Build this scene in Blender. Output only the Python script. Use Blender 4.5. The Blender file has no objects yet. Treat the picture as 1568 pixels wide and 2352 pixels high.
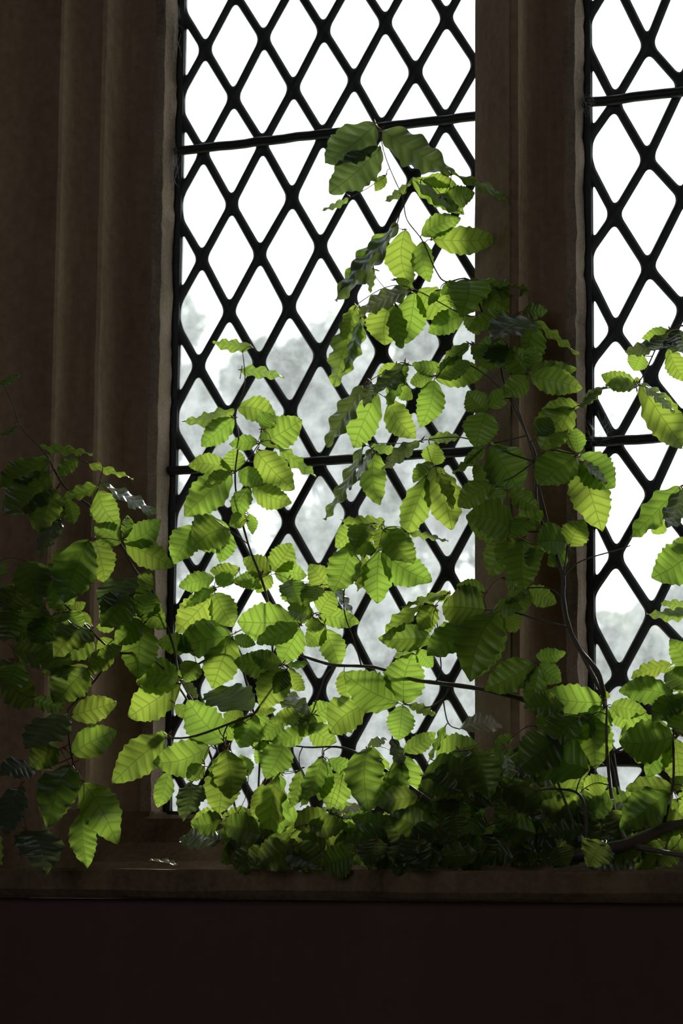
import bpy, math, random
from math import sin, cos, pi, radians
from mathutils import Vector as V, noise
SC = bpy.context.scene
COL = SC.collection
RND = random.Random(7)

# ------------------------------------------------------------------ camera
FPX, YAW, PITCH, ROLL = 5900.0, 0.40165, 0.15006, 0.00838
CAMP = V((1.77763, -3.60259, 1.5))
fwd = V((-sin(YAW)*cos(PITCH), cos(YAW)*cos(PITCH), sin(PITCH)))
_r = fwd.cross(V((0, 0, 1))).normalized(); _u = _r.cross(fwd)
RT = _r*cos(ROLL) + _u*sin(ROLL); UP = _u*cos(ROLL) - _r*sin(ROLL)
cd = bpy.data.cameras.new('camera'); cam = bpy.data.objects.new('camera', cd); COL.objects.link(cam)
from mathutils import Matrix
M = Matrix.Identity(4)
for i in range(3):
    M[i][0] = RT[i]; M[i][1] = UP[i]; M[i][2] = -fwd[i]; M[i][3] = CAMP[i]
cam.matrix_world = M
cd.sensor_fit = 'VERTICAL'; cd.sensor_height = 22.3; cd.sensor_width = 14.87
cd.lens = FPX/2352*22.3; cd.clip_end = 300
cd.dof.use_dof = True; cd.dof.focus_distance = 3.62; cd.dof.aperture_fstop = 5.6
SC.camera = cam

# ------------------------------------------------------------------ light
SKY, SUN, EXPO = 1.5, 9.0, 0.0
SUN_EL, SUN_AZ = radians(25), radians(7)     # azimuth: from the left of the wall's normal
w = bpy.data.worlds.new('world'); SC.world = w; w.use_nodes = True
bg = w.node_tree.nodes['Background']; bg.inputs[0].default_value = (0.90, 0.95, 1.0, 1); bg.inputs[1].default_value = SKY
sd = bpy.data.lights.new('sun', 'SUN'); sun = bpy.data.objects.new('sun', sd); COL.objects.link(sun)
SUNV = V((-sin(SUN_AZ)*cos(SUN_EL), cos(SUN_AZ)*cos(SUN_EL), sin(SUN_EL)))
sun.rotation_euler = SUNV.to_track_quat('Z', 'Y').to_euler()
sun.location = (0, 20, 25)
sd.energy = SUN; sd.color = (1.0, 0.95, 0.86); sd.angle = radians(9)   # a veiled, hazy sun
SC.view_settings.view_transform = 'Standard'; SC.view_settings.look = 'None'
SC.view_settings.gamma = 1; SC.view_settings.exposure = EXPO; SC.view_settings.use_curve_mapping = False
SC.cycles.max_bounces = 8; SC.cycles.diffuse_bounces = 4; SC.cycles.transparent_max_bounces = 16; SC.cycles.use_denoising = True
SC.cycles.sample_clamp_indirect = 4

def at(x, y, Y):
    """the point at depth Y seen at pixel (x, y) of the photograph"""
    d = fwd + RT*((x-784)/FPX) - UP*((y-1176)/FPX)
    return CAMP + d*((Y-CAMP.y)/d.y)

# ------------------------------------------------------------------ materials
def mat(name):
    m = bpy.data.materials.new(name); m.use_nodes = True; nt = m.node_tree; nt.nodes.clear()
    return m, nt, nt.nodes.new('ShaderNodeOutputMaterial')
def N(nt, t, **k):
    n = nt.nodes.new(t)
    for a, b in k.items():
        if isinstance(a, str) and hasattr(n, a): setattr(n, a, b)
    return n
def stone(name, c1, c2, rough=0.85, scale=6, bump=0.25, streak=True, spec=.2):
    m, nt, out = mat(name); L = nt.links.new
    tc = N(nt, 'ShaderNodeNewGeometry')
    mp = N(nt, 'ShaderNodeMapping'); mp.inputs['Scale'].default_value = (1, 1, 0.18 if streak else 1); L(tc.outputs['Position'], mp.inputs[0])
    n1 = N(nt, 'ShaderNodeTexNoise'); n1.inputs['Scale'].default_value = scale; n1.inputs['Detail'].default_value = 8; n1.inputs['Roughness'].default_value = .65; L(mp.outputs[0], n1.inputs['Vector'])
    n2 = N(nt, 'ShaderNodeTexNoise'); n2.inputs['Scale'].default_value = scale*14; n2.inputs['Detail'].default_value = 5; L(tc.outputs['Position'], n2.inputs['Vector'])
    mx = N(nt, 'ShaderNodeMath', operation='MULTIPLY_ADD'); L(n2.outputs[0], mx.inputs[0]); mx.inputs[1].default_value = .35; L(n1.outputs[0], mx.inputs[2])
    cr = N(nt, 'ShaderNodeValToRGB'); cr.color_ramp.elements[0].position = .45; cr.color_ramp.elements[1].position = .85
    cr.color_ramp.elements[0].color = (*c1, 1); cr.color_ramp.elements[1].color = (*c2, 1); L(mx.outputs[0], cr.inputs[0])
    b = N(nt, 'ShaderNodeBsdfPrincipled'); L(cr.outputs[0], b.inputs['Base Color']); b.inputs['Roughness'].default_value = rough
    b.inputs['Specular IOR Level'].default_value = spec
    bp = N(nt, 'ShaderNodeBump'); bp.inputs['Strength'].default_value = bump; bp.inputs['Distance'].default_value = .006
    L(mx.outputs[0], bp.inputs['Height']); L(bp.outputs[0], b.inputs['Normal']); L(b.outputs[0], out.inputs[0])
    return m
M_STONE = stone('brown_limestone', (.16, .098, .058), (.40, .27, .175))
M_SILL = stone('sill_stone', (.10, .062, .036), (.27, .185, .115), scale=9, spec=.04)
M_WALL = stone('dark_red_wall_paint', (.105, .058, .047), (.14, .078, .064), scale=3, bump=.08)
M_DARK = stone('dim_plaster', (.10, .07, .055), (.15, .11, .085), scale=2, bump=.05)
M_GRASS = stone('grass_turf', (.05, .10, .02), (.12, .20, .05), scale=3, bump=.3, streak=False)
M_PALE = stone('pale_chipped_stone', (.10, .068, .048), (.40, .30, .22), scale=14, bump=.5)

def lead():
    m, nt, out = mat('weathered_lead'); L = nt.links.new
    tc = N(nt, 'ShaderNodeNewGeometry'); n = N(nt, 'ShaderNodeTexNoise'); n.inputs['Scale'].default_value = 60; n.inputs['Detail'].default_value = 5
    L(tc.outputs['Position'], n.inputs['Vector'])
    cr = N(nt, 'ShaderNodeValToRGB'); cr.color_ramp.elements[0].color = (.02, .021, .024, 1); cr.color_ramp.elements[1].color = (.075, .075, .08, 1); L(n.outputs[0], cr.inputs[0])
    b = N(nt, 'ShaderNodeBsdfPrincipled'); L(cr.outputs[0], b.inputs['Base Color']); b.inputs['Roughness'].default_value = .6; b.inputs['Metallic'].default_value = .3
    bp = N(nt, 'ShaderNodeBump'); bp.inputs['Strength'].default_value = .4; bp.inputs['Distance'].default_value = .001; L(n.outputs[0], bp.inputs['Height']); L(bp.outputs[0], b.inputs['Normal'])
    L(b.outputs[0], out.inputs[0]); return m
M_LEAD = lead()
def iron():
    m, nt, out = mat('black_iron'); b = N(nt, 'ShaderNodeBsdfPrincipled'); b.inputs['Base Color'].default_value = (.02, .018, .017, 1)
    b.inputs['Roughness'].default_value = .55; nt.links.new(b.outputs[0], out.inputs[0]); return m
M_IRON = iron()
def glass():
    m, nt, out = mat('old_dusty_glass'); L = nt.links.new
    tc = N(nt, 'ShaderNodeNewGeometry')
    n = N(nt, 'ShaderNodeTexNoise'); n.inputs['Scale'].default_value = 16; n.inputs['Detail'].default_value = 10; n.inputs['Roughness'].default_value = .7; L(tc.outputs['Position'], n.inputs['Vector'])
    mr = N(nt, 'ShaderNodeMapRange'); mr.inputs[1].default_value = .35; mr.inputs[2].default_value = .75; mr.inputs[3].default_value = .05; mr.inputs[4].default_value = .20; L(n.outputs[0], mr.inputs[0])
    tr = N(nt, 'ShaderNodeBsdfTransparent'); tr.inputs[0].default_value = (.965, .97, .98, 1)
    tl = N(nt, 'ShaderNodeBsdfTranslucent'); tl.inputs[0].default_value = (.86, .93, 1, 1)
    mx = N(nt, 'ShaderNodeMixShader'); L(mr.outputs[0], mx.inputs[0]); L(tr.outputs[0], mx.inputs[1]); L(tl.outputs[0], mx.inputs[2])
    gl = N(nt, 'ShaderNodeBsdfGlossy'); gl.inputs['Roughness'].default_value = .05
    lw = N(nt, 'ShaderNodeLayerWeight'); lw.inputs[0].default_value = .5; pw = N(nt, 'ShaderNodeMath', operation='POWER'); L(lw.outputs['Facing'], pw.inputs[0]); pw.inputs[1].default_value = 5; fr = N(nt, 'ShaderNodeMath', operation='MULTIPLY_ADD'); L(pw.outputs[0], fr.inputs[0]); fr.inputs[1].default_value = .7; fr.inputs[2].default_value = .03
    m2 = N(nt, 'ShaderNodeMixShader'); L(fr.outputs[0], m2.inputs[0]); L(mx.outputs[0], m2.inputs[1]); L(gl.outputs[0], m2.inputs[2])
    L(m2.outputs[0], out.inputs[0]); return m
M_GLASS = glass()
def leafmat(name, tcol, dcol, trans=.52, rough=.33):
    m, nt, out = mat(name); L = nt.links.new
    ap = N(nt, 'ShaderNodeAttribute'); ap.attribute_name = 'vein'
    asx = N(nt, 'ShaderNodeAttribute'); asx.attribute_name = 'side'
    fr = N(nt, 'ShaderNodeMath', operation='FRACT'); L(ap.outputs['Fac'], fr.inputs[0])
    sb = N(nt, 'ShaderNodeMath', operation='SUBTRACT'); L(fr.outputs[0], sb.inputs[0]); sb.inputs[1].default_value = .5
    ab = N(nt, 'ShaderNodeMath', operation='ABSOLUTE'); L(sb.outputs[0], ab.inputs[0])
    v1 = N(nt, 'ShaderNodeMapRange'); v1.inputs[1].default_value = .01; v1.inputs[2].default_value = .2; v1.inputs[3].default_value = 1; v1.inputs[4].default_value = 0; L(ab.outputs[0], v1.inputs[0])
    a2 = N(nt, 'ShaderNodeMath', operation='ABSOLUTE'); L(asx.outputs['Fac'], a2.inputs[0])
    v2 = N(nt, 'ShaderNodeMapRange'); v2.inputs[1].default_value = .012; v2.inputs[2].default_value = .035; v2.inputs[3].default_value = 1.2; v2.inputs[4].default_value = 0; L(a2.outputs[0], v2.inputs[0])
    mxv = N(nt, 'ShaderNodeMath', operation='MAXIMUM'); L(v1.outputs[0], mxv.inputs[0]); L(v2.outputs[0], mxv.inputs[1])
    geo = N(nt, 'ShaderNodeTexCoord'); nz = N(nt, 'ShaderNodeTexNoise'); nz.inputs['Scale'].default_value = 55; nz.inputs['Detail'].default_value = 4; L(geo.outputs['Object'], nz.inputs['Vector'])
    oi = N(nt, 'ShaderNodeObjectInfo')
    # transmitted colour, a little different on each leaf
    hs = N(nt, 'ShaderNodeHueSaturation'); hs.inputs['Color'].default_value = (*tcol, 1)
    h = N(nt, 'ShaderNodeMapRange'); h.inputs[3].default_value = .485; h.inputs[4].default_value = .515; L(oi.outputs['Random'], h.inputs[0]); L(h.outputs[0], hs.inputs['Hue'])
    vv = N(nt, 'ShaderNodeMapRange'); vv.inputs[3].default_value = .8; vv.inputs[4].default_value = 1.12; L(nz.outputs[0], vv.inputs[0]); L(vv.outputs[0], hs.inputs['Value'])
    dk = N(nt, 'ShaderNodeMixRGB'); dk.inputs[2].default_value = (tcol[0]*.5, tcol[1]*.52, tcol[2]*.5, 1); L(hs.outputs[0], dk.inputs[1])
    mm = N(nt, 'ShaderNodeMath', operation='MULTIPLY'); L(mxv.outputs[0], mm.inputs[0]); mm.inputs[1].default_value = .75; L(mm.outputs[0], dk.inputs[0])
    tl = N(nt, 'ShaderNodeBsdfTranslucent'); L(dk.outputs[0], tl.inputs[0])
    pb = N(nt, 'ShaderNodeBsdfPrincipled'); pb.inputs['Base Color'].default_value = (*dcol, 1); pb.inputs['Roughness'].default_value = rough; pb.inputs['Specular IOR Level'].default_value = .65
    dm = N(nt, 'ShaderNodeMixRGB'); dm.inputs[1].default_value = (*dcol, 1); dm.inputs[2].default_value = (dcol[0]*1.9, dcol[1]*1.6, dcol[2]*1.6, 1); L(mm.outputs[0], dm.inputs[0]); L(dm.outputs[0], pb.inputs['Base Color'])
    bp = N(nt, 'ShaderNodeBump'); bp.inputs['Strength'].default_value = .35; bp.inputs['Distance'].default_value = .0006; L(mxv.outputs[0], bp.inputs['Height']); L(bp.outputs[0], pb.inputs['Normal'])
    mx = N(nt, 'ShaderNodeMixShader'); mx.inputs[0].default_value = trans; L(pb.outputs[0], mx.inputs[1]); L(tl.outputs[0], mx.inputs[2])
    L(mx.outputs[0], out.inputs[0]); return m
M_LEAF = leafmat('beech_leaf', (.285, .43, .05), (.030, .044, .022))
M_SHADED = leafmat('shaded_sheen_beech_leaf', (.20, .28, .06), (.075, .088, .070), .32, .28)  # beech leaf again, with shade and grey sheen put into its colours
M_DRY = leafmat('dry_beech_leaf', (.35, .30, .14), (.24, .21, .16), .25, .3)
def flat(name, c, rough=.7, spec=.3):
    m, nt, out = mat(name); L = nt.links.new
    geo = N(nt, 'ShaderNodeTexCoord'); nz = N(nt, 'ShaderNodeTexNoise'); nz.inputs['Scale'].default_value = 40; nz.inputs['Detail'].default_value = 4; L(geo.outputs['Object'], nz.inputs['Vector'])
    cr = N(nt, 'ShaderNodeValToRGB'); cr.color_ramp.elements[0].color = (c[0]*.6, c[1]*.6, c[2]*.6, 1); cr.color_ramp.elements[1].color = (*c, 1); L(nz.outputs[0], cr.inputs[0])
    b = N(nt, 'ShaderNodeBsdfPrincipled'); L(cr.outputs[0], b.inputs['Base Color']); b.inputs['Roughness'].default_value = rough; b.inputs['Specular IOR Level'].default_value = spec
    L(b.outputs[0], out.inputs[0]); return m
M_TWIG = flat('beech_bark', (.13, .095, .075), .5, .5)
M_BUD = flat('red_brown_bud_scale', (.42, .12, .04), .5)
M_TRUNK = flat('grey_tree_bark', (.20, .18, .16), .9)
M_CROWN = leafmat('tree_foliage', (.22, .25, .18), (.13, .145, .12), .4, .6)
M_WEB = flat('cobweb_silk', (.75, .75, .75), .5)

# ------------------------------------------------------------------ helpers
class MB:
    def __init__(s): s.v = []; s.f = []; s.a = None
    def add(s, vs, fs):
        o = len(s.v); s.v += [tuple(p) for p in vs]; s.f += [tuple(i+o for i in f) for f in fs]
    def box(s, a, b):
        (x0, y0, z0), (x1, y1, z1) = a, b
        s.add([(x0,y0,z0),(x1,y0,z0),(x1,y1,z0),(x0,y1,z0),(x0,y0,z1),(x1,y0,z1),(x1,y1,z1),(x0,y1,z1)],
              [(3,2,1,0),(4,5,6,7),(0,1,5,4),(1,2,6,5),(2,3,7,6),(3,0,4,7)])
    def tube(s, pts, rad, n=8):
        pts = [V(p) for p in pts]; vs = []; fs = []
        u = None
        for i, p in enumerate(pts):
            d = (pts[min(i+1, len(pts)-1)]-pts[max(i-1, 0)])
            d = d.normalized() if d.length > 1e-9 else V((0, 0, 1))
            if u is None: u = d.orthogonal().normalized()
            u = (u-d*u.dot(d)); u = u.normalized() if u.length > 1e-6 else d.orthogonal().normalized()
            q = d.cross(u)
            for k in range(n):
                a = 2*pi*k/n; vs.append(p+(u*cos(a)+q*sin(a))*rad[i])
        m = len(pts)
        for i in range(m-1):
            for k in range(n): fs.append((i*n+k, i*n+(k+1) % n, (i+1)*n+(k+1) % n, (i+1)*n+k))
        fs.append(tuple(range(n-1, -1, -1))); fs.append(tuple((m-1)*n+k for k in range(n)))
        s.add(vs, fs)
    def build(s, name, m, parent=None, smooth=False, loc=None):
        me = bpy.data.meshes.new(name)
        off = V(loc) if loc is not None else V((0, 0, 0))
        me.from_pydata([tuple(V(p)-off) for p in s.v], [], s.f); me.update()
        if smooth: me.polygons.foreach_set('use_smooth', [True]*len(me.polygons))
        me.materials.append(m); o = bpy.data.objects.new(name, me); COL.objects.link(o)
        if parent is not None:
            o.parent = parent; o.location = off-V(parent.location)
        else: o.location = off
        return o
def struct(o): o['kind'] = 'structure'; return o
def thing(name, label, cat, loc, group=None):
    o = bpy.data.objects.new(name, None); COL.objects.link(o); o.location = loc; o.empty_display_size = .05
    o['label'] = label; o['category'] = cat
    if group: o['group'] = group
    return o
def extrude(mb, prof, z0, z1, nz=1, jag=0, seed=0):
    """a plan profile [(x, y)] pulled up from z0 to z1, closed at the ends"""
    n = len(prof); vs = []; fs = []
    for k in range(nz+1):
        z = z0+(z1-z0)*k/nz
        for i, (x, y) in enumerate(prof):
            j = jag*noise.noise(V((x*40+seed, y*40, z*22))) if jag else 0
            j += jag*.8*noise.noise(V((x*40+seed, y*40, z*90))) if jag else 0
            vs.append((x+j, y-j*.5, z))
    for k in range(nz):
        for i in range(n):
            a, b = i, (i+1) % n
            fs.append((k*n+a, k*n+b, (k+1)*n+b, (k+1)*n+a))
    fs.append(tuple(range(n-1, -1, -1))); fs.append(tuple(nz*n+i for i in range(n)))
    mb.add(vs, fs)

# ------------------------------------------------------------------ the room
ZT = 3.75            # head of the windows
ZB = 1.625           # foot of the glass
XL = at(409, 600, 0).x; XR = at(1108, 600, 0).x; XL2 = at(1352, 600, 0).x; XR2 = XL2+(XR-XL)
WIN = -0.345         # inner face of the window wall
LED = -0.40          # front of the stone ledge
def hollow(p, q, n=8, bulge=.48):
    """concave moulding between plan points p and q, scooped into the stone"""
    (x0, y0), (x1, y1) = p, q; dx, dy = x1-x0, y1-y0
    L = math.hypot(dx, dy); nx, ny = -dy/L, dx/L
    if ny < 0: nx, ny = -nx, -ny
    return [(x0+dx*t+nx*bulge*L*sin(pi*t)*.5, y0+dy*t+ny*bulge*L*sin(pi*t)*.5) for t in [i/n for i in range(1, n)]]
def roll(c, r, a0, a1, n=6):
    return [(c[0]+r*cos(radians(a0+(a1-a0)*i/n)), c[1]+r*sin(radians(a0+(a1-a0)*i/n))) for i in range(n+1)]
# left jamb, seen in plan from the glass towards the room
xg = XL-.008
def jamb(xg, s):
    """profile of a moulded jamb; s=+1 for the jamb on the left of its window"""
    pt = lambda a, b: (xg-s*a, b)
    A0 = (.012, -.050); A1 = (.062, -.128)
    B0 = (.076, -.136); B1 = (.106, -.186)
    C0 = (.118, -.194); C1 = (.215, -.335)
    P = [(.0, .028), (.0, -.004)]
    P += [(.0, -.040), (.004, -.048)]
    P += [A0] + [(p[0], p[1]) for p in hollow(A0, A1)] + [A1, (.066, -.134), (.072, -.137)]
    P += [B0] + hollow(B0, B1) + [B1, (.109, -.192), (.114, -.195)]
    P += [C0] + hollow(C0, C1, 10, .36) + [C1, (.225, -.345), (.25, WIN), (.25, .028)]
    return [pt(a, b) for a, b in P]
mb = MB(); extrude(mb, jamb(xg, 1), 1.50, ZT, 60, .0012)
struct(mb.build('trim_1', M_STONE, smooth=False))
# stone stools under the mouldings
J = jamb(xg+.010, 1); J = [(x, y-.010) for x, y in J[2:-1]]; J = [(J[0][0], .02)]+J+[(J[-1][0], .02)]
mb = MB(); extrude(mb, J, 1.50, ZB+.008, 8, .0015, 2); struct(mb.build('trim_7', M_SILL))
# pale chipped bead of stone beside the lead, left window
mb = MB(); extrude(mb, [(xg-.010, -.060), (xg+.004, -.052), (xg+.005, -.012), (xg-.010, -.012)], ZB-.01, ZT, 160, .0035, 3)
struct(mb.build('trim_2', M_PALE))
mb = MB(); extrude(mb, [(XL2-.018, -.060), (XL2-.004, -.052), (XL2-.003, -.012), (XL2-.018, -.012)], ZB-.01, ZT, 160, .0035, 9)
struct(mb.build('trim_3', M_PALE))
# mullion between the windows
m0, m1 = XR+.004, XL2-.008
Wm = m1-m0
P = [(m0, .028), (m0, -.045), (m0+.086, -.118), (m0+.088, -.1385), (m1-.066, -.1385), (m1-.058, -.131)]
P += hollow((m1-.058, -.131), (m1-.010, -.050))[0:] + [(m1-.010, -.050), (m1, -.045), (m1, .028)]
mb = MB(); extrude(mb, P[::-1], 1.50, ZT, 60, .0012, 5)
struct(mb.build('trim_4', M_STONE))
# far jamb right of the second window
mb = MB(); extrude(mb, jamb(XR2+.008, -1)[::-1], 1.50, ZT, 30, .001, 8)
struct(mb.build('trim_5', M_STONE))
# wall pieces round the opening
x0w, x1w = xg-.25, XR2+.258
WX0, WX1, WY1, WH = -3.2, 4.2, -6.0, 5.0
mb = MB()
mb.box((WX0, WIN, 1.49), (x0w, .028, WH)); mb.box((x1w, WIN, 1.49), (WX1, .028, WH)); mb.box((x0w, WIN, ZT), (x1w, .028, WH))
struct(mb.build('wall_front', M_STONE))
mb = MB(); mb.box((WX0, -.368, 0), (WX1, .028, 1.4999)); struct(mb.build('wall_front_lower', M_WALL))
# sloping sill with its stools and the ledge nosing
sec = [(.028, 1.50), (.028, ZB+.004), (-.052, ZB+.004), (-.064, ZB-.003), (-.085, 1.585), (-.12, 1.556), (-.155, 1.543), (-.30, 1.541), (LED+.004, 1.541), (LED, 1.537), (LED-.002, 1.512), (LED+.006, 1.504), (LED+.012, 1.50)]
nx = 120; vs = []; fs = []; ns = len(sec)
for k in range(nx+1):
    x = WX0+(WX1-WX0)*k/nx if k in (0, nx) else -1.0+3.0*k/nx
    for (y, z) in sec:
        j = .0022*noise.noise(V((x*9, y*9, z*9)))+.0012*noise.noise(V((x*40, y*9, z*60)))
        vs.append((x, y+(j if y < 0 else 0), z+(j if y < 0 and z > 1.501 else 0)))
for k in range(nx):
    for i in range(ns):
        a, b = i, (i+1) % ns
        fs.append((k*ns+a, k*ns+b, (k+1)*ns+b, (k+1)*ns+a))
fs += [tuple(range(ns-1, -1, -1)), tuple(nx*ns+i for i in range(ns))]
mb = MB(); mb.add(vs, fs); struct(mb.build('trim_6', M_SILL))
for nm, a, b, m in (('floor', (WX0, WY1, -.1), (WX1, .1, 0), M_DARK), ('ceiling', (WX0, WY1, WH), (WX1, .1, WH+.1), M_DARK),
                    ('wall_left', (WX0-.1, WY1, 0), (WX0, .1, WH), M_DARK), ('wall_right', (WX1, WY1, 0), (WX1+.1, .1, WH), M_DARK)):
    mb = MB(); mb.box(a, b); struct(mb.build(nm, m))
# rear wall with an unseen window added as fill light for this side
RX0, RX1, RZ0, RZ1 = -.6, 1.5, 1.5, 4.2
mb = MB(); y0, y1 = WY1-.1, WY1
mb.box((WX0, y0, 0), (RX0, y1, WH)); mb.box((RX1, y0, 0), (WX1, y1, WH)); mb.box((RX0, y0, 0), (RX1, y1, RZ0)); mb.box((RX0, y0, RZ1), (RX1, y1, WH))
struct(mb.build('wall_rear', M_DARK))
mb = MB()
for k in range(5): x = RX0+(RX1-RX0)*k/4; mb.box((x-.02, y0+.03, RZ0), (x+.02, y0+.07, RZ1))
for k in range(6): z = RZ0+(RZ1-RZ0)*k/5; mb.box((RX0, y0+.035, z-.012), (RX1, y0+.065, z+.012))
struct(mb.build('window_3', M_LEAD))
def portal(x0, x1, z0, z1, y, rx):
    l = bpy.data.lights.new('portal', 'AREA'); l.shape = 'RECTANGLE'; l.size = x1-x0; l.size_y = z1-z0; l.cycles.is_portal = True
    o = bpy.data.objects.new('portal', l); COL.objects.link(o); o.location = ((x0+x1)/2, y, (z0+z1)/2); o.rotation_euler = (rx, 0, 0)
portal(RX0, RX1, RZ0, RZ1, WY1-.05, -pi/2)
portal(XL, XR, ZB, ZT, .03, pi/2); portal(XL2, XR2, ZB, ZT, .03, pi/2)
mb = MB(); mb.box((-60, .11, -.15), (60, 90, -.05)); struct(mb.build('ground', M_GRASS))

# ------------------------------------------------------------------ leaded windows
W1 = [(0,1,471.8,114.8),(2,1,606,89),(4,1,743,71),(6,1,885,52.5),(8,1,1025,41),(1,2,536.6,224.5),(3,2,674,203),(5,2,813.7,183.7),(7,2,954,166),
(0,3,466.7,352),(2,3,603,331.6),(4,3,740.7,312),(6,3,876,297),(8,3,1023,278),(1,4,532,469.4),(3,4,671,454),(0,5,464,595),(2,5,597,583),(4,5,736,566),(1,6,527,715),(3,6,664,706),
(0,7,455.8,840.6),(2,7,595.6,834),(4,7,734.6,813.8),(6,7,876,808),(8,7,1023.7,786),(3,8,667,945),(4,9,733,1067),(8,9,1026,1040),
(3,10,662,1199),(5,10,807,1178),(1,10,524,1192),(8,11,1028,1306),(8,13,1025.5,1579),(4,13,734,1586.5),(5,14,800,1721)]
W2 = [(0,2,1411,235),(1,1,1487,105),(1,3,1487,365),(0,4,1411,495),(1,5,1488,615),(0,6,1413,761),(1,7,1494.5,868),(0,8,1413,1016),(1,9,1497,1134),(0,10,1414,1280),(1,11,1498.5,1409.5),(0,12,1422,1553)]
def clip(poly, x0, x1, z0, z1):
    for ax, lim, sgn in ((0, x0, 1), (0, x1, -1), (1, z0, 1), (1, z1, -1)):
        out = []
        for i in range(len(poly)):
            a, b = poly[i-1], poly[i]; da, db = (a[ax]-lim)*sgn, (b[ax]-lim)*sgn
            if (da >= 0) != (db >= 0):
                t = da/(da-db); out.append((a[0]+(b[0]-a[0])*t, a[1]+(b[1]-a[1])*t))
            if db >= 0: out.append(b)
        poly = out
        if len(poly) < 3: return []
    return poly
def inset(poly, d):
    """the convex polygon moved in by d on every side, by cutting with each moved side"""
    n = len(poly); ar = sum(poly[i-1][0]*poly[i][1]-poly[i][0]*poly[i-1][1] for i in range(n))
    if ar < 0: poly = poly[::-1]
    out = [V(p) for p in poly]
    for i in range(n):
        a, b = V(poly[i]), V(poly[(i+1) % n]); e = b-a
        if e.length < 1e-5: continue
        e.normalize(); nn = V((-e[1], e[0])); o = a+nn*d; new = []
        for k in range(len(out)):
            p, q = out[k-1], out[k]; dp, dq = (p-o).dot(nn), (q-o).dot(nn)
            if (dp >= 0) != (dq >= 0): new.append(p+(q-p)*(dp/(dp-dq)))
            if dq >= 0: new.append(q)
        out = new
        if len(out) < 3: return None
    cl = [out[k] for k in range(len(out)) if (out[k]-out[k-1]).length > 8e-4]
    if len(cl) < 3: return None
    ar2 = sum(cl[i-1][0]*cl[i][1]-cl[i][0]*cl[i-1][1] for i in range(len(cl)))
    return cl if ar2 > 2e-5 else None
def rounded(poly, r, k=5):
    out = []; n = len(poly)
    for i in range(n):
        p, a, b = poly[i], poly[i-1], poly[(i+1) % n]
        d1 = min(r, (a-p).length*.4); d2 = min(r, (b-p).length*.4)
        s, e = p+(a-p).normalized()*d1, p+(b-p).normalized()*d2
        for j in range(k+1):
            t = j/k; out.append(s*(1-t)**2+p*2*t*(1-t)+e*t*t)
    return out
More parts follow.
